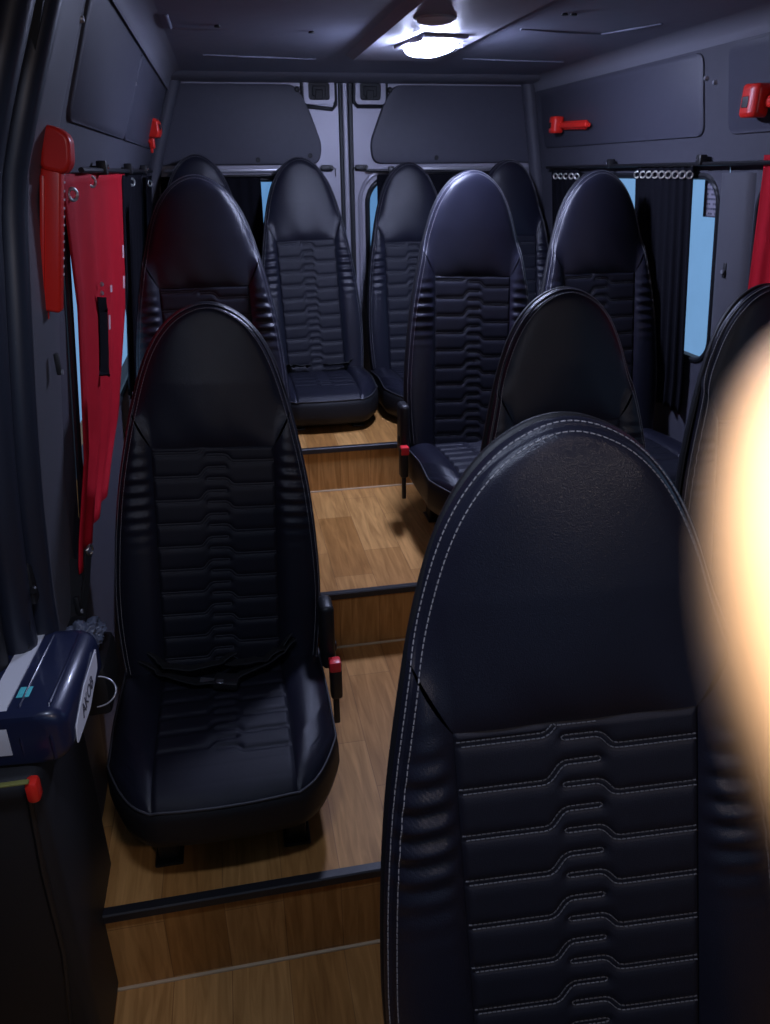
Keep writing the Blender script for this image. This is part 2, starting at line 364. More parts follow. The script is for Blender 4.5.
TILT = math.radians(11.3)
def leg_mesh(h, u, y, key):
    k = ('leg', key, round(h, 3), round(u, 2), round(y, 2))
    if k not in MESH:
        mb = MB(); mb.box((u-.022, y-.03, .006), (u+.022, y+.03, h), .006)
        mb.box((u-.03, y-.045, 0), (u+.03, y+.045, .008), .003)
        me = mb.data('leg', M['steel_dark'], False); MESH[k] = me
    return MESH[k]
def make_seat(x, y, z, hc, label, group, sx=1., lean=0., rz=0., buckle=0, belt=None, name='passenger_seat', tilt=TILT, bs=1.):
    r = thing(name, (x, y, z), label, 'seat', group, (0, 0, rz)); r.scale = (sx, 1, 1)
    B = dict(loc=(0, 0, hc), rot=(-tilt, lean, 0))
    for k, nm in (('back_shell', 'back_shell'), ('headrest', 'headrest'), ('bolster_l', 'side_bolster'), ('bolster_r', 'side_bolster')):
        link(nm, MESH[k], r, **B).scale = (1, 1, bs)
    q = link('quilted_panel', MESH['quilted_panel'], r, **B); q.scale = (1, 1, bs)
    link('quilt_stitching', MESH['quilt_stitching'], q)
    sh = [c for c in r.children if c.name.startswith('headrest')][0]
    e = link('edge_stitching', MESH['edge_stitching'], r, **B); e.scale = (1, 1, bs)
    C = dict(loc=(0, 0, hc))
    for k, nm in (('cushion_panel', 'cushion_panel'), ('cbol_l', 'cushion_bolster'), ('cbol_r', 'cushion_bolster'), ('cushion_skirt', 'cushion_skirt'), ('piping', 'piping')):
        link(nm, MESH[k], r, **C)
    zb = hc-.125
    kk = ('base', round(hc, 3))
    if kk not in MESH: MESH[kk] = MB().box((-.19, -.38, zb-.012), (.19, .06, zb+.02), .008).data('base_frame', M['steel_dark'], False)
    link('base_frame', MESH[kk], r)
    for u, yy in ((.14, -.34), (-.14, -.34), (.14, .01), (-.14, .01)): link('leg', leg_mesh(zb, u, yy, 'l'), r)
    if buckle:
        s = buckle
        rc = MB().box((s*.247, -.045, hc-.02), (s*.283, .03, hc+.165), .014, 3)
        rc.box((s*.262, -.03, hc+.02), (s*.288, .0, hc+.05), .008)
        rc.build('recliner_cover', M['plastic'], r)
        b = MB().box((s*.262, -.085, hc-.085), (s*.292, -.045, hc+.025), .008, 3, Matrix.Translation((0, 0, 0)))
        b.box((s*.268, -.072, hc-.17), (s*.284, -.058, hc-.08), .004)
        bo = b.build('belt_buckle', M['plastic'], r)
        MB().box((s*.2605, -.0875, hc+.000), (s*.290, -.055, hc+.029), .004).build('release_button', M['red_button'], bo)
    if belt:
        Gf = MESH['G']
        for (pts, w, tongue) in belt:
            P = np.array(pts, float); t = np.linspace(0, 1, len(P)); tt = np.linspace(0, 1, 30)
            Q = np.stack([np.interp(tt, t, P[:, k]) for k in range(3)], -1)
            for _ in range(2): Q[1:-1] = (Q[:-2]+2*Q[1:-1]+Q[2:])/4
            zz = hc+Gf(Q[:, 0], Q[:, 1])+Q[:, 2]
            lb = MB().ribbon(np.stack([Q[:, 0], -Q[:, 1], zz], -1), w, (0, -.93, .36)).build('lap_belt', M['webbing'], r)
            if tongue:
                u, d = tongue; c = hc+float(Gf(np.array(u), np.array(d)))
                mx = Matrix.Translation((u, -d, c+.018)) @ Euler((.15, .05, -.25)).to_matrix().to_4x4()
                tg = MB().box((-.02, -.02, -.010), (.04, .02, .012), .005, 2, mx).build('buckle_housing', M['plastic'], lb)
                MB().box((-.055, -.009, -.003), (-.02, .009, .001), .001, 1, mx).box((-.012, -.0205, .0125), (.006, -.006, .0145), .001, 1, mx).build('metal_tongue', M['chrome'], lb)
    return r

GR = 'black passenger seats with oval headrests'
FG = make_seat(.352, .505, F0, .513, 'large black seat nearest the camera, back filling the lower right foreground', GR, sx=.965, lean=-.058, rz=-.105, tilt=.225)
S1 = make_seat(-.098, 1.68, F1, .239, 'black seat beside the red curtain, whole cushion and lap belt in view', GR, lean=.05, buckle=1,
     belt=[([(-.19, .0, .03), (-.15, .03, .022), (-.09, .075, .014), (-.03, .10, .018), (.03, .10, .022), (.10, .06, .026), (.18, .01, .05)], .048, (.0, .11)),
           ([(.02, .05, .035), (.06, .075, .045), (.10, .055, .04), (.14, .03, .045), (.17, .0, .06)], .048, None),
           ([(-.17, .0, .055), (-.13, .035, .04), (-.08, .05, .03), (-.02, .045, .035), (.03, .02, .045)], .048, None)])
S2 = make_seat(-.080, 2.54, F2, .284, 'black seat directly behind the one beside the red curtain', GR, lean=.0, bs=1.03)
S5 = make_seat(.808, 2.54, F2, .289, 'brightly lit black seat with red belt buckle on the aisle side, under the ceiling lamp', GR, sx=.95, lean=.04, buckle=-1, bs=1.03)
S6 = make_seat(1.300, 2.54, F2, .284, 'black seat in front of the black side curtain on the right', GR, sx=.95, lean=.0, bs=1.03)
S7 = make_seat(.828, 1.68, F1, .24, 'black seat whose headrest rises just behind the nearest seat', GR, sx=1.01, lean=.0)
S8 = make_seat(1.345, 1.60, F1, .24, 'black seat at the right edge partly hidden by the glowing finger', GR, sx=.96, lean=.0)
R1 = make_seat(-.095, 3.53, F3, .175, 'leftmost rear row black seat, mostly hidden, headrest tip showing by the corner', GR, sx=.88, bs=1.035)
R2 = make_seat(.366, 3.53, F3, .160, 'rear row black seat facing straight down the aisle with belts on cushion', GR, sx=.92, bs=1.035, lean=-.025,
     belt=[([(-.16, .0, .03), (-.12, .035, .035), (-.09, .055, .03), (-.06, .045, .03), (-.04, .03, .03)], .045, None),
           ([(.17, .0, .03), (.13, .04, .03), (.08, .055, .035), (.05, .045, .03), (.03, .03, .03)], .045, None)])
R3 = make_seat(.840, 3.53, F3, .150, 'rear row black seat right of the gap between the rear doors', GR, sx=.88, bs=1.02)
R4 = make_seat(1.315, 3.53, F3, .175, 'rightmost rear row black seat, dark headrest behind the brightly lit seat', GR, sx=.88)

# ------------------------------------------------------------------ shell of the van
LW = [(-.1, -.42), (.3, -.41), (.9, -.385), (1.6, -.31), (1.99, -.17), (2.2, -.09)]
RW = [(-.1, 1.62), (.3, 1.61), (.9, 1.58), (1.6, 1.51), (1.99, 1.44), (2.2, 1.40)]
def XW(T, z): return np.interp(z, [a for a, _ in T], [b for _, b in T])
YF = -1.0
# floor: one stepped surface with risers
fb = MB(); prof = [(YF, F0), (N1, F0), (N1, F1), (N2, F1), (N2, F2), (N3, F2), (N3, F3), (YR+.1, F3), (YR+.1, -.08), (YF, -.08)]
fb.prism(prof, lambda a, b: (-.70, a, b), lambda a, b: (1.70, a, b))
tag(fb.build('floor', M['wood'], smooth=False), kind='structure')
for i, (y, zt, zb) in enumerate(((N1, F1, F0), (N2, F2, F1), (N3, F3, F2))):
    nb = MB(); nb.prism([(y-.009, zt-.017), (y-.009, zt+.001), (y-.006, zt+.004), (y+.013, zt+.003), (y+.016, zt), (y+.0, zt-.001), (y, zt-.017)], lambda a, b: (-.40, a, b), lambda a, b: (1.6, a, b))
    tag(nb.build('trim_%d' % (i+1), M['nosing'], smooth=False), kind='structure')
    tag(MB().box((-.40, y-.007, zb-.001), (1.6, y+.001, zb+.005), .002).build('trim_%d' % (i+4), M['caulk'], smooth=False), kind='structure')

def side_wall(name, T, sgn, y0, y1, holes, z0=-.08, z1=2.02):
    """sgn: +1 = outside lies towards +x. holes: (ya, yb, za, zb, r)"""
    mb = MB(); zs_all = lambda a, b: sorted(set([a, b]+[z for z, _ in T if a < z < b]+list(np.linspace(a, b, 9))))
    def pt(y, z, o=0): return (float(XW(T, z))+sgn*o, y, z)
    def strip(ya, yb, za, zb):
        ys = np.linspace(ya, yb, max(2, int((yb-ya)/.25)+1)); zs = zs_all(za, zb)
        mb.grid(np.array([[pt(y, z) for y in ys] for z in zs]))
    if not holes: strip(y0, y1, z0, z1)
    else:
        za, zb = holes[0][2]-.05, holes[0][3]+.03
        strip(y0, y1, z0, za); strip(y0, y1, zb, z1)
        y = y0
        for (ha, hb_, hza, hzb, r) in holes:
            strip(y, ha-.05, za, zb); y = hb_+.05
            inn = rrect(ha, hb_, hza, hzb, r, 10); outer = []
            cs = [(hb_+.05, zb), (ha-.05, zb), (ha-.05, za), (hb_+.05, za)]
            for i, p in enumerate(inn):
                c = cs[i//10]; k = i % 10
                # spread the outer loop over the rectangle edges
                outer.append(c)
            n = len(inn); V = [pt(*p) for p in outer]+[pt(*p) for p in inn]+[pt(p[0], p[1], .05) for p in inn]
            Fc = []
            for i in range(n):
                j = (i+1) % n
                Fc += [(i, j, n+j, n+i)] if outer[i] != outer[j] else [(i, n+j, n+i)]
                Fc += [(n+i, n+j, 2*n+j, 2*n+i)]
            mb.add(V, Fc)
        strip(y, y1, za, zb)
    return tag(mb.build(name, M['wall'], smooth=False, fix=False), kind='structure')
WZ0, WZ1 = 1.0, 1.59
LH = [(1.77, 3.55, WZ0-.06, WZ1, .09)]
RH = [(1.10, 2.14, WZ0, WZ1, .09), (2.335, 3.50, WZ0, WZ1, .09)]
side_wall('wall_left', LW, -1, 1.36, YR+.05, LH)
side_wall('wall_right', RW, 1, YF, YR+.05, RH)
def side_window(name, T, sgn, hole):
    ya, yb, za, zb, r = hole; lp = rrect(ya, yb, za, zb, r, 10)
    f = MB().tube([(float(XW(T, z))+sgn*.004, y, z) for y, z in lp], .011, 8, closed=True).build(name, M['rubber']); tag(f, kind='structure')
    ys = np.linspace(ya-.01, yb+.01, 8); zs = np.linspace(za-.01, zb+.01, 8)
    MB().grid(np.array([[(float(XW(T, z))+sgn*.035, y, z) for y in ys] for z in zs])).build('glass', M['glass'], f)
    return f
side_window('window_1', LW, -1, LH[0]); side_window('window_2', RW, 1, RH[0]); side_window('window_3', RW, 1, RH[1])

# ceiling with its central lamp band, embossed ribs, coves
CZ = 1.99
cb = MB(); cb.box((-.72, YF, CZ), (1.75, YR+.1, CZ+.04)); tag(cb.build('ceiling', M['ceiling'], smooth=False), kind='structure')
bnd = MB(); bnd.prism([(.47, CZ+.001), (.50, CZ-.016), (.80, CZ-.016), (.835, CZ+.001)], lambda a, b: (a, YF, b), lambda a, b: (a, 3.10, b))
tag(bnd.build('trim_7', M['ceiling_band'], smooth=False), kind='structure')
rb = MB()
for a, b in (((-.10, 2.40), (-.10, 2.62)), ((-.10, 2.62), (.06, 2.62)), ((-.02, 3.15), (.38, 3.22)), ((.90, 2.50), (1.18, 2.56)), ((1.18, 2.56), (1.27, 2.36)), ((.92, 3.15), (1.33, 3.2)), ((.93, 1.7), (1.3, 1.75))):
    rb.tube([(a[0], a[1], CZ+.004), ((a[0]+b[0])/2, (a[1]+b[1])/2, CZ+.002), (b[0], b[1], CZ+.004)], .007, 10)
tag(rb.build('trim_8', M['ceiling']), kind='structure')
pl = MB()
for (x, y) in ((.03, 2.55), (.30, 2.62), (.93, 2.25), (.955, 2.25)): pl.lathe([(.009, -.004), (.008, .0), (.004, .002)], (x, y, CZ-.001), 12)
tag(pl.build('trim_9', M['dark']), kind='structure')
for i, (T, s) in enumerate(((LW, 1), (RW, -1))):
    x0 = float(XW(T, CZ)); q = np.linspace(0, 1, 7); p = [(x0-s*.03, CZ+.02), (x0-s*.012, CZ-.055)]+[(x0-s*.008+s*.06*(1-math.cos(a*math.pi/2)), CZ-.05+.05*math.sin(a*math.pi/2)) for a in q]+[(x0+s*.055, CZ+.02)]
    c = MB().prism(p, lambda a, b: (a, 1.3 if s > 0 else YF, b), lambda a, b: (a, YR, b)); tag(c.build('trim_%d' % (10+i), M['cove']), kind='structure')
hd = MB().prism([(3.62, CZ+.01), (3.64, CZ-.004), (3.70, CZ-.016), (3.78, CZ-.020), (3.86, CZ-.018), (3.86, CZ+.01)], lambda a, b: (-.25, a, b), lambda a, b: (1.5, a, b))
tag(hd.build('trim_12', M['cove']), kind='structure')

# front bulkhead with the windscreen (behind the camera)
wf = MB(); zs0, zs1, xa, xb = 1.05, 1.78, -.35, 1.40
wf.box((-.72, YF-.04, -.08), (1.75, YF, zs0)); wf.box((-.72, YF-.04, zs1), (1.75, YF, CZ+.04)); wf.box((-.72, YF-.04, zs0), (xa, YF, zs1)); wf.box((xb, YF-.04, zs0), (1.75, YF, zs1))
tag(wf.build('wall_front', M['wall'], smooth=False), kind='structure')
ws = MB().tube([(x, YF, z) for x, z in rrect(xa, xb, zs0, zs1, .08)], .015, 8, closed=True).build('window_4', M['rubber']); tag(ws, kind='structure')
MB().box((xa, YF-.03, zs0), (xb, YF-.024, zs1)).build('glass', M['glass'], ws)

# left doorway in front of the pillar: jamb, door inner face
dr = MB(); dr.box((-.72, YF, -.08), (-.66, 1.40, CZ+.02))
dr.prism([(-.66, -.08)]+[(x+.004, z) for z, x in LW[:-1]]+[(float(XW(LW, CZ+.02)), CZ+.02), (-.66, CZ+.02)], lambda a, b: (a, 1.345, b), lambda a, b: (a, 1.40, b))
tag(dr.build('door_1', M['dark'], smooth=False), kind='structure')

# rear doors
def poly_round(P, r, n=6):
    out = []; k = len(P)
    for i in range(k):
        p = Vector(P[i]); a = (Vector(P[i-1])-p); b = (Vector(P[(i+1) % k])-p); rr = min(r[i] if hasattr(r, '__len__') else r, a.length*.45, b.length*.45)
        p0 = p+a.normalized()*rr; p1 = p+b.normalized()*rr
        for t in np.linspace(0, 1, n): out.append(tuple((p0*(1-t)**2+p*2*t*(1-t)+p1*t*t)))
    return out
def rear_door(name, x0, x1, hole):
    mb = MB(); ha, hb2, za, zb, r = hole; y = YR
    inn = rrect(ha, hb2, za, zb, r, 10); cs = [(x1, CZ+.02), (x0, CZ+.02), (x0, F3-.05), (x1, F3-.05)]
    V = [(cs[i//10][0], y, cs[i//10][1]) for i in range(len(inn))]+[(p[0], y, p[1]) for p in inn]+[(p[0], y+.05, p[1]) for p in inn]; n = len(inn); Fc = []
    for i in range(n):
        j = (i+1) % n
        Fc += [(i, j, n+j, n+i)] if i//10 != j//10 else [(i, n+j, n+i)]
        Fc += [(n+i, n+j, 2*n+j, 2*n+i)]
    mb.add(V, Fc); mb.add([(x0, y, F3-.05), (x0, y, CZ+.02), (x0, y+.06, CZ+.02), (x0, y+.06, F3-.05)], [(0, 1, 2, 3)]); mb.add([(x1, y, F3-.05), (x1, y, CZ+.02), (x1, y+.06, CZ+.02), (x1, y+.06, F3-.05)], [(0, 1, 2, 3)])
    d = mb.build(name, M['door_metal'], smooth=False, fix=False); tag(d, kind='structure')
    MB().tube([(p[0], y-.003, p[1]) for p in inn], .012, 8, closed=True).build('window_gasket', M['rubber'], d)
    big = rrect(ha-.035, hb2+.035, za-.035, zb+.035, r+.03, 10)
    MB().tube([(p[0], y-.002, p[1]) for p in big], .010, 8, closed=True).build('window_surround', M['door_metal'], d)
    MB().box((ha-.01, y+.035, za-.01), (hb2+.01, y+.040, zb+.01)).build('glass', M['glass'], d)
    return d
d2 = rear_door('door_2', -.45, .553, (-.25, .44, .95, 1.585, .11))
d3 = rear_door('door_3', .607, 1.62, (.672, 1.40, .95, 1.585, .11))
def upholstery(P, r, door, bolts):
    lp = poly_round(P, r)
    mb = MB(); n = len(lp); c = Vector((sum(p[0] for p in lp)/n, sum(p[1] for p in lp)/n))
    rings = [(1, 0), (1, .012), (.985, .019), (.95, .021)]
    V = []
    for k, t in rings:
        for p in lp: V.append((c.x+(p[0]-c.x)*k, YR-t, c.y+(p[1]-c.y)*k))
    Fc = [(a*n+i, a*n+(i+1) % n, (a+1)*n+(i+1) % n, (a+1)*n+i) for a in range(3) for i in range(n)]+[tuple(range(3*n, 4*n))]
    o = mb.add(V, Fc).build('upholstered_panel', M['wall_panel'], door)
    b = MB()
    for x, z in bolts: b.tube([(x, YR-.018, z), (x, YR-.026, z)], [.012, .008], 12)
    b.build('stud', M['dark'], o)
upholstery([(-.27, 1.645), (-.265, 1.80), (-.19, 1.965), (.36, 1.965), (.41, 1.88), (.468, 1.72), (.45, 1.645)], [.03, .08, .05, .09, .08, .08, .05], d2, [(.175, 1.665), (.41, 1.68), (.365, 1.945)])
upholstery([(.70, 1.645), (.685, 1.73), (.755, 1.90), (.80, 1.965), (1.43, 1.965), (1.49, 1.90), (1.50, 1.645)], [.06, .08, .06, .08, .08, .06, .05], d3, [(.78, 1.945), (1.0, 1.668)])
for d, xa_, xb_ in ((d2, -.24, .40), (d3, .86, 1.47)):
    MB().box((xa_, YR-.014, 1.615), (xb_, YR, 1.629), .003).build('metal_strip', M['alu'], d)
for d, cx, s in ((d2, .462, 1), (d3, .692, -1)):
    fr = MB(); lp = poly_round([(cx-.068, 1.888), (cx-.068, 1.985), (cx+.068, 1.985), (cx+.068, 1.888-.012*s*0)], .02); ins = [(cx+(p[0]-cx)*.70, 1.944+(p[1]-1.944)*.72) for p in lp]
    n = len(lp); V = [(p[0], YR, p[1]) for p in lp]+[(p[0], YR-.02, p[1]) for p in lp]+[(p[0], YR-.02, p[1]) for p in ins]+[(p[0], YR-.004, p[1]) for p in ins]
    fr.add(V, [(a*n+i, a*n+(i+1) % n, (a+1)*n+(i+1) % n, (a+1)*n+i) for a in range(3) for i in range(n)])
    f = fr.build('lock_recess', M['door_metal'], d, smooth=False)
    k = MB(); k.box((cx-.05, YR-.008, 1.905), (cx+.05, YR+.002, 1.985), .004)
    k.box((cx-.03, YR-.016, 1.92), (cx+.03, YR-.005, 1.96), .004); k.box((cx-.018, YR-.022, 1.905), (cx+.016, YR-.010, 1.945), .004)
    k.build('lock_mechanism', M['dark'], f, smooth=False)
    sh = MB(); sh.tube([(cx-.073, YR-.004, 1.99), (cx-.073, YR-.004, 1.895), (cx-.058, YR-.004, 1.880), (cx+.058*1, YR-.004, 1.868 if s > 0 else 1.880), (cx+.073, YR-.004, 1.885), (cx+.073, YR-.004, 1.99)], .009, 8); sh.build('recess_gasket', M['rubber'], f)
gp = MB(); gp.box((.548, YR-.012, F3), (.566, YR+.03, 1.985), .005); gp.box((.590, YR-.012, F3), (.612, YR+.03, 1.985), .005)
tag(gp.build('trim_13', M['rubber'], smooth=False), kind='structure')
tag(MB().box((.566, YR-.006, F3), (.590, YR+.04, 1.985), .006).build('trim_14', M['door_metal'], smooth=False), kind='structure')
tag(MB().box((-.5, YR+.10, F3-.1), (-.25, YR+.14, 2.0)).box((.44, YR+.10, F3-.1), (.67, YR+.14, 2.0)).box((1.4, YR+.10, F3-.1), (1.7, YR+.14, 2.0)).build('wall_rear', M['dark'], smooth=False), kind='structure')
for lab, x, s, rod in (('black rod holder on the left rear door by the centre gap', .485, 1, False), ('black rod holder on the right rear door by the centre gap', .645, -1, True)):
    t = thing('rod_holder', (x, YR, 1.628), lab, 'bracket', 'curtain rod holders on the rear doors')
    MB().box((-.028, -.022, -.012), (.028, 0, .014), .006).build('plate', M['plastic'], t)
    h = MB(); h.tube([(-.02, -.024, .004), (-.02, -.040, .004)], .009, 10); h.tube([(.02, -.024, .004), (.02, -.036, .004)], .008, 10); h.build('screw', M['steel_dark'], t)
    MB().tube([(s*.028, -.012, .004), (s*.04, -.012, -.002), (s*.04, -.012, -.035)], .0022, 6).build('wire_hook', M['steel_dark'], t)
# ------------------------------------------------------------------ rails and curtains
def rail(name, pts, label, brackets, into):
    p0 = pts[0]; t = thing(name, p0, label, 'curtain rail', 'curtain rails'); v0 = Vector(p0)
    MB().tube([Vector(p)-v0 for p in pts], .006, 8).build('rod', M['steel_dark'], t)
    for b in brackets:
        b = Vector(b)-v0; i = Vector(into)
        m = MB(); m.box(b+Vector((-.012, -.014, -.014)), b+Vector((.012, .014, .018)), .004); m.tube([b, b+i], .007, 8); m.build('bracket', M['plastic'], t)
        MB().tube([b+Vector((-.0 if abs(i.x) < .01 else -.013*np.sign(i.x), -.013 if abs(i.x) < .01 else 0, .004)), b+Vector((-.016*np.sign(i.x) if abs(i.x) > .01 else 0, -.017 if abs(i.x) < .01 else 0, .004))], .005, 8).build('screw', M['chrome'], t)
    return t
rail('curtain_rail', [(-.275, 1.80, 1.622), (-.283, 3.70, 1.622)], 'thin black curtain rail along the left side above the windows', [(-.275, 2.12, 1.626), (-.279, 2.75, 1.626), (-.282, 3.35, 1.626)], (-.04, 0, 0))
rail('curtain_rail', [(1.478, 1.05, 1.628), (1.478, 3.66, 1.622)], 'thin black curtain rail along the right side above the windows', [(1.478, 2.40, 1.634), (1.478, 3.02, 1.63), (1.478, 1.2, 1.634)], (.04, 0, 0))
rail('curtain_rail', [(-.20, YR-.035, 1.600), (.40, YR-.035, 1.600)], 'black curtain rail across the left rear door window', [(-.15, YR-.035, 1.602), (.37, YR-.035, 1.602)], (0, .03, 0))
rail('curtain_rail', [(.665, YR-.035, 1.618), (1.42, YR-.035, 1.600)], 'black curtain rail across the right rear door window', [(.78, YR-.035, 1.616), (1.38, YR-.035, 1.602)], (0, .03, 0))

def curtain(label, path, z0, z1, edges, m, amp, waves, eye_pos, eye_n, group, name='curtain', bottom_pull=None):
    """path(t, z) -> base xyz for t in 0..1; pleats displace along eye_n-like direction"""
    nz, nt = 44, max(60, waves*14); zs = np.linspace(z1, z0, nz); ts = np.linspace(0, 1, nt)
    P = np.zeros((nz, nt, 3))
    for i, z in enumerate(zs):
        k = (z1-z)/(z1-z0)
        for j, t in enumerate(ts):
            b = path(t, z); ph = waves*2*math.pi*t+.5*math.sin(3*t+2*k)
            a = amp*(.75+.25*math.sin(5*t+1.3))*(.55+.6*k if bottom_pull is None else 1)
            P[i, j] = (b[0]+a*math.sin(ph)*eye_n[0], b[1]+a*math.sin(ph)*eye_n[1]+.3*a*math.cos(ph)*(1 if abs(eye_n[0]) > .5 else 0), z)
    c = P.reshape(-1, 3).mean(0); base = np.array([c[0], c[1], z0])
    t = thing(name, base, label, 'curtain', group)
    o = MB().grid(P-base).build('cloth', m, t, fix=False); o.modifiers.new('thick', 'SOLIDIFY').thickness = .0022
    nn = Vector(eye_n).normalized()
    for (tt, dz) in eye_pos:
        i = 1; j = min(nt-1, int(round(tt*(nt-1)))); p = Vector(P[i, j])-Vector(base)+Vector((0, 0, dz)); ax = nn.orthogonal().normalized(); ay = nn.cross(ax)
        ring = [p+nn*.004+(ax*math.cos(q)+ay*math.sin(q))*.0105 for q in np.linspace(0, 2*math.pi, 18, endpoint=False)]
        MB().tube(ring, .0034, 8, closed=True).build('eyelet', M['nickel'], t)
    return t, P, base
# red, left: spread along the rail, its lower end gathered forwards to a hook
def edge_tab(tab, z): return float(np.interp(z, [a for a, _ in tab], [b for _, b in tab]))
rl0 = [(.74, 1.50), (.86, 1.53), (1.04, 1.69), (1.36, 1.73), (1.62, 1.64)]
rl1 = [(.74, 1.76), (.80, 1.93), (.95, 2.36), (1.22, 2.62), (1.62, 2.68)]
def path_red(t, z):
    y = edge_tab(rl0, z)*(1-t)+edge_tab(rl1, z)*t
    return (float(XW(LW, z))+.021, y, z)
RC, RP, RB = curtain('long red curtain gathered to a hook beside the left seat', path_red, .845, 1.615, None, M['red_cloth'], .012, 4, [(.05, -.018), (.32, .002)], (.75, -.66, 0), 'red side curtains')
def onred(t, k): 
    i = int(k*(RP.shape[0]-1)); j = int(t*(RP.shape[1]-1)); return Vector(RP[i, j])-Vector(RB)
sl = MB(); nrm = Vector((.85, -.52, 0)).normalized()
sl.ribbon([onred(.30+.02*math.sin(a*3), k)+nrm*.012 for a, k in zip(np.linspace(0, 1, 14), np.linspace(.36, .60, 14))], .030, (.5, .85, 0), .0015); sl.build('strap_slot', M['black_cloth'], RC)
for (t, k0, k1) in ((.90, .27, .32), (.53, .35, .385), (.93, .38, .43), (.50, .45, .51)):
    MB().ribbon([onred(t, k)+nrm*.008 for k in np.linspace(k0, k1, 6)], .007, (.5, .85, 0), .001).build('printed_mark', M['print_white'], RC)
rv = MB()
for dy in (-.008, .010): p = onred(.30, .34)+nrm*.012+Vector((0, dy, dy)); rv.tube([p, p+nrm*.004], [.006, .004], 10)
rv.build('rivet', M['nickel'], RC)
# hook strap under the red curtain
hk = thing('hook_strap', (-.365, 1.558, .70), 'black strap with metal ring holding the red curtain bottom', 'strap')
MB().ribbon([(.008, .06, .15), (.0, .02, .09), (-.012, -.03, .03), (-.02, -.06, -.02)], .022, (.3, .9, 0), .002).build('webbing', M['webbing'], hk)
MB().tube([Vector((.012, .062, .155))+Vector((.35, .94, 0))*(.011*math.cos(q))+Vector((0, 0, 1))*(.011*math.sin(q)) for q in np.linspace(0, 2*math.pi, 16, endpoint=False)], .003, 8, closed=True).build('ring', M['nickel'], hk)
def path_side(T, s, y0, y1, spread=0):
    return lambda t, z: (float(XW(T, z))+s*.020, y0+(y1-y0)*t+spread*(1.6-z)*(t-.5), z)
curtain('dark curtain just behind the red curtain on the left window', path_side(LW, 1, 2.64, 3.28), .92, 1.61, None, M['black_cloth'], .010, 6, [(.38, -.005)], (.75, -.66, 0), 'black side curtains')
curtain('dark curtain in the left rear corner behind the seats', path_side(LW, 1, 3.50, 3.76), .92, 1.605, None, M['black_cloth'], .010, 3, [(.35, -.012)], (.75, -.66, 0), 'black side curtains')
curtain('wide black curtain with a row of eyelets on the right window', path_side(RW, -1, 2.45, 2.83, .02), .80, 1.625, None, M['black_cloth'], .010, 8, [((i+.35)/8.6, -.012) for i in range(9)], (-.8, -.6, 0), 'black side curtains')
curtain('narrow black curtain with eyelets in the right rear corner', path_side(RW, -1, 3.32, 3.62), .92, 1.612, None, M['black_cloth'], .010, 5, [((i+.3)/5.2, -.010) for i in range(5)], (-.8, -.6, 0), 'black side curtains')
curtain('red curtain at the right edge of the picture above the seat', lambda t, z: (float(XW(RW, z))-.022, 1.45+(2.095+.045*(1.62-z)*1.5-1.45)*t, z), 1.12, 1.645, None, M['red_cloth'], .010, 10, [((i+.35)/8.3, -.014) for i in range(8)], (-.8, -.6, 0), 'red side curtains')
curtain('black curtain over the left rear door window', lambda t, z: (-.26+.44*t, YR-.028, z), .93, 1.60, None, M['black_cloth'], .008, 9, [], (0, -1, 0), 'black rear door curtains')
curtain('black curtain over the right end of the left rear door window', lambda t, z: (.235+.19*t, YR-.028, z), .93, 1.60, None, M['black_cloth'], .008, 4, [], (0, -1, 0), 'black rear door curtains')
curtain('black curtain over the right rear door window', lambda t, z: (.715+.70*t, YR-.028, z), .93, 1.60, None, M['black_cloth'], .008, 12, [], (0, -1, 0), 'black rear door curtains')

# ------------------------------------------------------------------ wall linings and pillars
def wall_panel(name, T, s, y0, y1, z0, z1, r, m, th=.008):
    lp = rrect(y0, y1, z0, z1, r, 6); n = len(lp); cy, cz = (y0+y1)/2, (z0+z1)/2; V = []
    for k, t in ((1, 0), (1, th*.6), (.992, th)):
        for y, z in lp:
            yy, zz = cy+(y-cy)*k, cz+(z-cz)*k; V.append((float(XW(T, zz))+s*t, yy, zz))
    Fc = [(a*n+i, a*n+(i+1) % n, (a+1)*n+(i+1) % n, (a+1)*n+i) for a in range(2) for i in range(n)]+[tuple(range(2*n, 3*n))]
    return tag(MB().add(V, Fc).build(name, m), kind='structure')
wall_panel('trim_15', LW, 1, 1.68, 2.60, 1.705, 1.925, .03, M['wall_panel']); wall_panel('trim_16', LW, 1, 2.615, 3.70, 1.705, 1.925, .03, M['wall_panel'])
wall_panel('trim_17', RW, -1, 1.20, 2.29, 1.703, 1.93, .03, M['wall_panel']); wall_panel('trim_18', RW, -1, 2.42, 3.72, 1.703, 1.93, .03, M['wall_panel'])
sc = MB()
for (T, s, y, z) in ((LW, 1, 1.635, 1.86), (LW, 1, 2.607, 1.85), (RW, -1, 2.36, 1.845), (RW, -1, 2.405, 1.86)):
    x = float(XW(T, z)); sc.tube([(x, y, z), (x+s*.010, y, z)], [.008, .005], 10)
tag(sc.build('trim_19', M['alu']), kind='structure')
# right pillar cover between the windows
def pillar(name, T, s, ya, yb, z0, z1, m, prot=.022):
    zs = np.linspace(z0, z1, 30); q = np.linspace(0, 1, 13)
    P = np.array([[(float(XW(T, z))+s*(prot*(math.sin(math.pi*t)**.5)), ya(z)+(yb(z)-ya(z))*t, z) for t in q] for z in zs])
    return tag(MB().grid(P).build(name, m, fix=False), kind='structure')
pillar('trim_20', RW, -1, lambda z: 2.155, lambda z: 2.325, .25, 1.60, M['pillar'])
sl = MB(); x = float(XW(RW, 1.33))-.022
sl.box((x-.004, 2.235, 1.30), (x+.004, 2.250, 1.345), .003); tag(sl.build('trim_21', M['dark']), kind='structure')
tag(MB().tube([(x-.005, 2.243, 1.318), (x-.010, 2.243, 1.318)], .006, 10).build('trim_22', M['alu']), kind='structure')
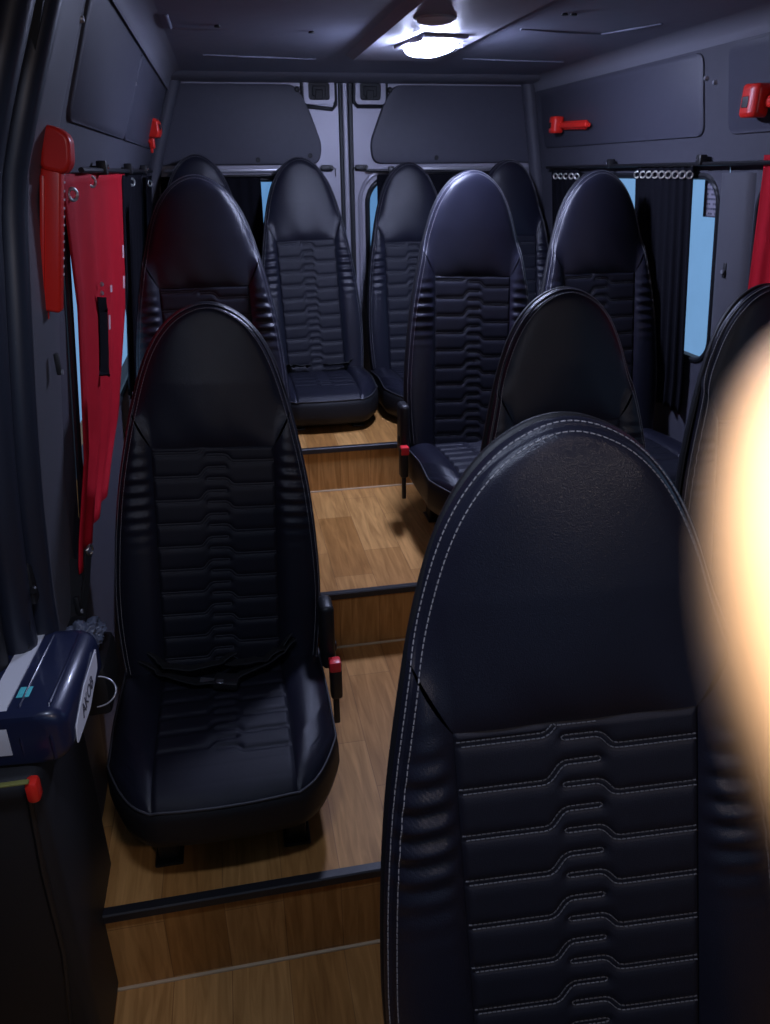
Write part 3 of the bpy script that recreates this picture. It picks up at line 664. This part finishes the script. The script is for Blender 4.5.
# left B pillar: cover, rounded edge and door seals following the door opening
sealY = hermite([.0, .45, .90, 1.10, 1.27, 1.42, 1.56, 1.71, 1.85, 2.0], [1.36, 1.36, 1.36, 1.34, 1.345, 1.365, 1.388, 1.395, 1.425, 1.46])
sealX = lambda z: float(XW(LW, z))+.0
pillar('trim_23', LW, 1, lambda z: float(sealY(z))+.0, lambda z: float(np.interp(z, [0, .7, 1.04, 1.3, 1.5, 1.69, 2], [1.64, 1.64, 1.585, 1.63, 1.70, 1.63, 1.66])), .0, 1.99, M['pillar'], .010)
for nm, dy, dx, r, m in (('trim_24', -.006, .004, .010, 'pillar'), ('trim_25', -.040, -.006, .026, 'seal'), ('trim_26', -.095, -.035, .030, 'seal'), ('trim_27', -.15, -.07, .028, 'dark')):
    zs = np.linspace(.0, 1.98, 34)
    tag(MB().tube([(sealX(z)+dx, float(sealY(z))+dy, z) for z in zs], r, 12).build(nm, M[m]), kind='structure')
tag(MB().box((-.405, .9, -.0), (-.37, 1.36, .08), .01).build('trim_28', M['dark']), kind='structure')
# slots and screws on the left pillar
px = MB()
for z in (1.30, .80): px.box((float(XW(LW, z))+.020, 1.47, z-.02), (float(XW(LW, z))+.029, 1.482, z+.02), .003)
tag(px.build('trim_29', M['dark']), kind='structure')
px = MB()
for z in (1.285, .785): px.tube([(float(XW(LW, z))+.026, 1.476, z), (float(XW(LW, z))+.033, 1.476, z)], .005, 8)
tag(px.build('trim_30', M['alu']), kind='structure')
# soft corner covers either side of the rear doors
for nm, cx, s in (('trim_31', -.26, 1), ('trim_32', 1.50, -1)):
    zs = np.linspace(F3, 1.98, 14); tag(MB().tube([(float(XW(LW if s > 0 else RW, z))+s*.015, YR-.03, z) for z in zs], .035, 12).build(nm, M['wall']), kind='structure')

# ------------------------------------------------------------------ emergency hammers
def hammer_mesh(parent, L=.245, ticks=True):
    """hanging straight down: head block on top, holder below; local x = out of the wall towards the aisle"""
    h = MB(); lp = poly_round([(0, -.012), (0, .056), (.024, .058), (.047, .046), (.050, .004), (.040, -.014)], .012, 5)
    h.prism(lp, lambda a, b: (a, -.022, b), lambda a, b: (a, .026, b))
    ho = h.build('hammer_head', M['red_plastic'], parent); bv = ho.modifiers.new('b', 'BEVEL'); bv.width = .007; bv.segments = 3; bv.limit_method = 'ANGLE'
    b = MB(); hw, hx = (.017, .034) if ticks else (.0085, .022)
    b.box((.0, -hw, -L), (hx, hw, -.008), .006, 3); b.box((.004, -.006, -L-.016), (.012, .004, -L+.01), .002)
    b.box((.0, -hw-.004, -L+.02), (.008, hw+.004, -.02), .003)
    bo = b.build('handle', M['red_plastic'], parent)
    if ticks:
        tk = MB()
        for z in np.linspace(.028, -.18, 16): tk.box((.0335, .004, z-.0018), (.0348, .015, z+.0018))
        tk.build('raised_mark', M['print_white'], bo)
    hole = MB().box((.049, -.008, .012), (.0515, .008, .034), .002).build('dark_slot', M['dark'], ho) if not ticks else None
hm = 'red emergency window hammers'
t = thing('emergency_hammer', (-.290, 1.50, 1.635), 'large red emergency hammer hanging upright on the left pillar', 'hammer', hm, (0, math.radians(10), 0)); hammer_mesh(t)
t = thing('emergency_hammer', (-.255, 3.40, 1.752), 'small red emergency hammer high in the left rear corner', 'hammer', hm, (0, 0, -.25)); hammer_mesh(t, .05, False)
t = thing('emergency_hammer', (1.462, 3.47, 1.785), 'red emergency hammer lying level on the right wall near the rear', 'hammer', hm, (math.radians(88), 0, math.radians(180))); hammer_mesh(t, .27, False); t.scale = (1, 1.35, 1)
t = thing('emergency_hammer', (1.466, 2.10, 1.775), 'red emergency hammer at the upper right edge above the red curtain', 'hammer', hm, (math.radians(88), 0, math.radians(180))); hammer_mesh(t, .25, False); t.scale = (1, 1.7, 1.2)

# notice sticker on the right window
st = thing('notice_sticker', (float(XW(RW, 1.52))+.028, 2.415, 1.525), 'grey printed notice sticker high on the right window glass', 'sticker')
def stp(y, z, o): return (float(XW(RW, 1.525+z))-float(XW(RW, 1.52))-o, y, z)
b = MB(); b.prism([(-.05, -.058), (.042, -.058), (.042, .055), (-.05, .055)], lambda a, c: stp(a, c, 0), lambda a, c: stp(a, c, .002)); b.build('paper', M['sticker'], st, smooth=False)
b = MB()
for i in range(7):
    z = .040-i*.0145
    for a in np.arange(-.044, .030, .0125):
        if rng.random() < .8: b.prism([(a, z-.003), (a+.009, z-.003), (a+.009, z+.003), (a, z+.003)], lambda q, c: stp(q, c, .002), lambda q, c: stp(q, c, .0028))
b.build('printed_line', M['sticker_ink'], st, smooth=False)
b = MB()
for (y0, y1, z0, z1) in ((.037, .042, -.058, .055), (-.05, .042, -.058, -.053), (-.05, .042, .050, .055)): b.prism([(y0, z0), (y1, z0), (y1, z1), (y0, z1)], lambda q, c: stp(q, c, .002), lambda q, c: stp(q, c, .0030))
b.build('border', M['sticker_ink'], st, smooth=False)

# ------------------------------------------------------------------ ceiling lamp
lp = thing('ceiling_lamp', (.660, 2.63, CZ-.016), 'lit white ceiling lamp in the pale central band', 'lamp', rot=(0, 0, math.radians(8)))
MB().box((-.072, -.13, -.010), (.072, .13, .002), .006).build('lamp_base', M['lamp_base'], lp)
ln = MB(); rings = []
for k, z in ((1, -.006), (1, -.016), (.96, -.024), (.86, -.031), (.68, -.036), (.40, -.039)): rings.append([(p[0]*k, p[1]*k, z) for p in rrect(-.060, .060, -.105, .105, .052, 8)])
n = len(rings[0]); ln.add([q for r_ in rings for q in r_], [(a*n+i, a*n+(i+1) % n, (a+1)*n+(i+1) % n, (a+1)*n+i) for a in range(5) for i in range(n)]+[tuple(range(n)), tuple(range(5*n, 6*n))])
ln.build('lamp_lens', M['led'], lp)
cl = MB(); cl.box((-.092, -.13, -.020), (-.074, -.06, -.009), .003); cl.box((.074, -.04, -.020), (.092, .0, -.009), .003); cl.build('clip', M['lamp_base'], lp)
dm = thing('ceiling_sensor', (.580, 2.26, CZ-.016), 'grey round dome on the ceiling just in front of the lit lamp', 'ceiling dome')
MB().lathe([(.046, .003), (.050, -.002), (.049, -.005), (.044, -.010), (.032, -.015), (.012, -.018)], (0, 0, 0), 32).build('dome_cover', M['dome'], dm)
MB().lathe([(.056, .003), (.056, -.003), (.050, -.005)], (0, 0, 0), 32).build('mounting_ring', M['lamp_base'], dm)

# ------------------------------------------------------------------ left foreground: cabinet, case, film
cab = thing('console_cabinet', (-.49, 1.20, 0), 'low black cabinet by the door, under the navy case', 'cabinet')
MB().box((-.14, -.17, .0), (.125, .15, .740), .02, 3).build('body', M['dark'], cab)
e = MB().tube([(.108, -.171, .72), (.100, -.171, .55), (.098, -.171, .35), (.080, -.171, .17), (.060, -.171, .02)], [.005, .006, .005, .004, .003], 8); e.build('edge_trim', M['plastic'], cab)
MB().box((.110, -.195, .714), (.131, -.168, .754), .008).build('latch', M['red_plastic'], cab)
MB().box((.065, -.196, .756), (.120, -.186, .760), .003).build('strip', M['olive'], cab)
cs = thing('hard_case', (-.440, 1.195, .742), 'navy plastic case with white strip and label on the black cabinet', 'case', rot=(0, 0, math.radians(-4))); cs.scale = (1, .85, .9)
sh = MB(); lpn = rrect(-.21, .135, 0, .112, .034, 7); 
def ring(y, k, dz=0): return [(-.0375+(p[0]+.0375)*k, y, .056+(p[1]-.056)*k) for p in lpn]
ys = [(-.150, .80), (-.148, .90), (-.140, .97), (-.125, 1), (.125, 1), (.140, .97), (.148, .90), (.150, .80)]; n = len(lpn); V = []
for y, k in ys: V += ring(y, k)
Fc = [(a*n+i, a*n+(i+1) % n, (a+1)*n+(i+1) % n, (a+1)*n+i) for a in range(len(ys)-1) for i in range(n)]+[tuple(range(n)), tuple(range((len(ys)-1)*n, len(ys)*n))]
body = sh.add(V, Fc).build('shell', M['navy'], cs)
seam = [(p[0]*1.0, p[1], p[2]) for p in [(-.21+.002, 0, .07)]]
MB().tube([(.108, -.147, .012), (.108, -.149, .056), (.108, -.139, .100), (.108, -.12, .1125), (.108, .12, .1115), (.108, .142, .09)], .003, 8).build('rib', M['navy'], body)
MB().tube([(.062, -.147, .012), (.062, -.150, .056), (.062, -.139, .106), (.062, -.12, .1127), (.062, .12, .1127)], .0022, 8).build('rib', M['navy'], body)
MB().ribbon([(.028, -.151, .03), (.028, -.151, .056), (.028, -.149, .085), (.028, -.142, .104), (.028, -.125, .1135), (.028, .0, .1138), (.028, .135, .1125)], .034, (1, 0, 0), .0012).build('white_strip', M['white_tape'], body)
MB().box((.050, -.095, .1122), (.070, -.062, .1138), .0008).box((.054, -.086, .1136), (.065, -.07, .1142)).build('teal_sticker', M['teal'], body)
lb = MB(); lp2 = poly_round([(-.115, .014), (-.105, .046), (-.02, .076), (.06, .084), (.098, .088), (.085, .050), (-.01, .016)], .006, 4); lb.prism(lp2, lambda a, b: (.1352, a, b), lambda a, b: (.1372, a, b))
lbo = lb.build('white_label', M['label_white'], body, smooth=False)
cu = bpy.data.curves.new('label_text', 'FONT'); cu.body = 'AKOB'; cu.size = .036; cu.align_x = 'CENTER'; cu.align_y = 'CENTER'; cu.extrude = .0006; cu.shear = .1
to = bpy.data.objects.new('tmp_text', cu); COL.objects.link(to); dg = bpy.context.evaluated_depsgraph_get()
tm = bpy.data.meshes.new_from_object(to.evaluated_get(dg)); bpy.data.objects.remove(to); tm.materials.clear(); tm.materials.append(M['ink'])
tx = link('label_text', tm, lbo, loc=(.1375, -.012, .047), rot=(math.radians(90), math.radians(-8), math.radians(90)))
MB().tube([(.137+.034*math.sin(q), .05+.022*math.cos(q), .014+.022*math.cos(q)) for q in np.linspace(.05, math.pi-.05, 24)], .0016, 8).build('carry_loop', M['alu'], body)
# crumpled film
fm = thing('plastic_bag', (-.352, 1.43, .715), 'crumpled grey blue plastic film behind the navy case', 'bag')
bm = bmesh.new(); bmesh.ops.create_icosphere(bm, subdivisions=5, radius=1)
from mathutils import noise as MN
for v in bm.verts:
    p = v.co.copy(); k = 1+.40*MN.noise(p*1.9)-.42*abs(MN.noise(p*3.6+Vector((3, 1, 2))))-.15*abs(MN.noise(p*8+Vector((1, 5, 2)))); v.co = Vector((p.x*.046*k, p.y*.042*k, .040+p.z*.038*k))
me = bpy.data.meshes.new('film'); bm.to_mesh(me); bm.free(); me.polygons.foreach_set('use_smooth', [True]*len(me.polygons)); me.materials.append(M['bag']); link('film', me, fm)
MB().tube([(-.04, -.01, .05), (-.09, -.03, .045), (-.14, -.05, .05)], [.012, .008, .005], 8).build('tied_end', M['bag'], fm)
MB().box((-.03, -.075, .012), (.02, -.035, .018), .002).build('paper_tag', M['label_white'], fm)
# ledge carrying the film, along the wall
tag(MB().box((-.42, 1.36, .60), (-.31, 1.51, .714), .012).build('trim_33', M['dark']), kind='structure')
# belt hanging on the pillar
sb = thing('seat_belt', (-.384, 1.47, .76), 'black seat belt webbing slung down the left pillar', 'seat belt')
MB().ribbon([(.018, .075, .11), (.012, .045, .07), (.006, .01, .03), (.012, -.02, -.0)], .04, (.4, .9, 0), .0015).build('webbing', M['webbing'], sb)
MB().box((.0, -.045, -.03), (.035, .0, .02), .006).build('anchor', M['plastic'], sb)
# hanger strap hardware by the door
hd_ = thing('door_latch', (-.41, 1.30, .950), 'small black latch with shiny bolts on the door edge above the case', 'latch')
MB().box((-.03, -.03, -.03), (.03, .02, .05), .008).build('plate', M['plastic'], hd_)
MB().tube([(.02, -.03, .03), (.02, -.038, .03)], .007, 10).tube([(.03, -.03, .005), (.03, -.038, .005)], .006, 10).tube([(.0, -.034, -.01), (.012, -.045, -.05), (.004, -.05, -.10)], .006, 8).build('bolt', M['steel_dark'], hd_)

# ------------------------------------------------------------------ camera
pit, yaw, rol = math.radians(-23.9), math.radians(10.9), math.radians(-.6)
fw = Vector((math.sin(yaw)*math.cos(pit), math.cos(yaw)*math.cos(pit), math.sin(pit))); rt = Vector((math.cos(yaw), -math.sin(yaw), 0)); up = rt.cross(fw)
rt2 = rt*math.cos(rol)+up*math.sin(rol); up2 = up*math.cos(rol)-rt*math.sin(rol)
cam = bpy.data.cameras.new('camera'); co = bpy.data.objects.new('camera', cam); COL.objects.link(co)
Rm = Matrix((rt2, up2, -fw)).transposed().to_4x4(); co.matrix_world = Matrix.Translation((0, 0, EYE)) @ Rm
cam.sensor_fit = 'HORIZONTAL'; cam.sensor_width = 36; cam.lens = 36; cam.clip_start = .004; cam.clip_end = 200
cam.dof.use_dof = True; cam.dof.focus_distance = 1.5; cam.dof.aperture_fstop = 14.0
S.camera = co

# ------------------------------------------------------------------ the photographer's finger and hand, touching the edge of the view
def cw(x, y, z): return Vector((0, 0, EYE))+rt2*x+up2*y+fw*z        # camera-relative position in metres
def skin_obj(name, chains, parent, m, sub=2):
    V = []; E = []; R = []; idx = {}
    for ch in chains:
        prev = None
        for (p, r) in ch:
            key = tuple(round(c, 5) for c in p)
            if key not in idx: idx[key] = len(V); V.append(p); R.append(r)
            i = idx[key]
            if prev is not None: E.append((prev, i))
            prev = i
    me = bpy.data.meshes.new(name); me.from_pydata(V, E, []); o = link(name, me, parent); me.materials.append(m)
    md = o.modifiers.new('skin', 'SKIN'); md.use_smooth_shade = True
    for i, r in enumerate(R): me.skin_vertices[0].data[i].radius = (r, r)
    me.skin_vertices[0].data[0].use_root = True
    sb_ = o.modifiers.new('sub', 'SUBSURF'); sb_.levels = sub; sb_.render_levels = sub
    return o
FD = .031                                   # distance of the fingertip in front of the lens
hand = thing('person', cw(.075, -.16, .05), "blown out blurred fingertip of the photographer's hand reaching in at right", 'person')
o0 = cw(.075, -.16, .05)
def L(x, y, z): return tuple(cw(x, y, z)-o0)
wrist = (L(.085, -.155, .035), .026); palm = (L(.078, -.105, .036), .026); kn = [(L(.060, -.072, .040), .0125), (L(.078, -.066, .030), .0125), (L(.100, -.070, .024), .012), (L(.120, -.080, .020), .011)]
idx_ch = [wrist, palm, kn[0], (L(.0425, -.038, .042), .0105), (L(.0278, -.016, FD+.004), .0098), (L(.0222, -.005, FD+.001), .0096), (L(.0218, .0035, FD), .0088), (L(.0232, .0080, FD), .0055)]
def curl(k, l, dx):
    x, y, z = k
    return [palm, ((x, y, z), .0115), ((x+dx, y+.034*l, z+.020), .0098), ((x+dx, y+.022*l, z+.046), .009), ((x+dx, y-.004*l, z+.050), .0082), ((x+dx, y-.016*l, z+.044), .006)]
chains = [idx_ch, curl(kn[1][0], 1.05, .002), curl(kn[2][0], 1.0, .004), curl(kn[3][0], .85, .006),
          [wrist, palm, (L(.047, -.118, .056), .014), (L(.030, -.100, .072), .0115), (L(.022, -.078, .082), .0095), (L(.020, -.066, .085), .006)],
          [wrist, (L(.10, -.23, .02), .029), (L(.13, -.33, -.01), .036)]]
hb_o = skin_obj('body', chains, hand, M['skin'])

# ------------------------------------------------------------------ lights and sky
W_ = bpy.data.worlds.new('dusk'); S.world = W_; W_.use_nodes = True; nt = W_.node_tree
bg = nt.nodes['Background']; tc = nt.nodes.new('ShaderNodeTexCoord'); sp = nt.nodes.new('ShaderNodeSeparateXYZ'); rp = nt.nodes.new('ShaderNodeValToRGB')
nt.links.new(tc.outputs['Generated'], sp.inputs[0]); mr = nt.nodes.new('ShaderNodeMapRange'); mr.inputs[1].default_value = -.5; mr.inputs[2].default_value = .5
nt.links.new(sp.outputs['Z'], mr.inputs[0]); nt.links.new(mr.outputs[0], rp.inputs[0])
rp.color_ramp.elements[0].color = (.20, .36, .58, 1); rp.color_ramp.elements[1].color = (.62, .76, 1.0, 1)
e_ = rp.color_ramp.elements.new(.47); e_.color = (.27, .48, .80, 1)
nt.links.new(rp.outputs[0], bg.inputs[0]); bg.inputs[1].default_value = 1.0
def light(name, kind, loc, power, col, size=.1, rot=(0, 0, 0), sy=None):
    l = bpy.data.lights.new(name, kind); l.energy = power; l.color = col
    if kind == 'AREA':
        l.size = size
        if sy: l.shape = 'RECTANGLE'; l.size_y = sy
    else: l.shadow_soft_size = size
    o = bpy.data.objects.new(name, l); COL.objects.link(o); o.location = loc; o.rotation_euler = rot; return o
# unseen cool fill light added under the front of the ceiling
light('front_fill', 'AREA', (-.05, .58, CZ-.03), 7, (.62, .72, 1.0), .22, (math.radians(-14), 0, 0), .12)
# unseen warm fill added behind the camera to brown the nearest seat
light('warm_fill', 'AREA', (.65, -.45, CZ-.04), 4.2, (1, .82, .78), .2, (math.radians(30), 0, 0), .1)
light('finger_fill', 'POINT', cw(.012, .006, .004), .22, (1, .93, .82), .002)  # small light added beside the lens to blow out the finger

S.view_settings.view_transform = 'Standard'; S.view_settings.look = 'None'; S.view_settings.gamma = 1; S.view_settings.use_curve_mapping = False
S.view_settings.exposure = 0.0
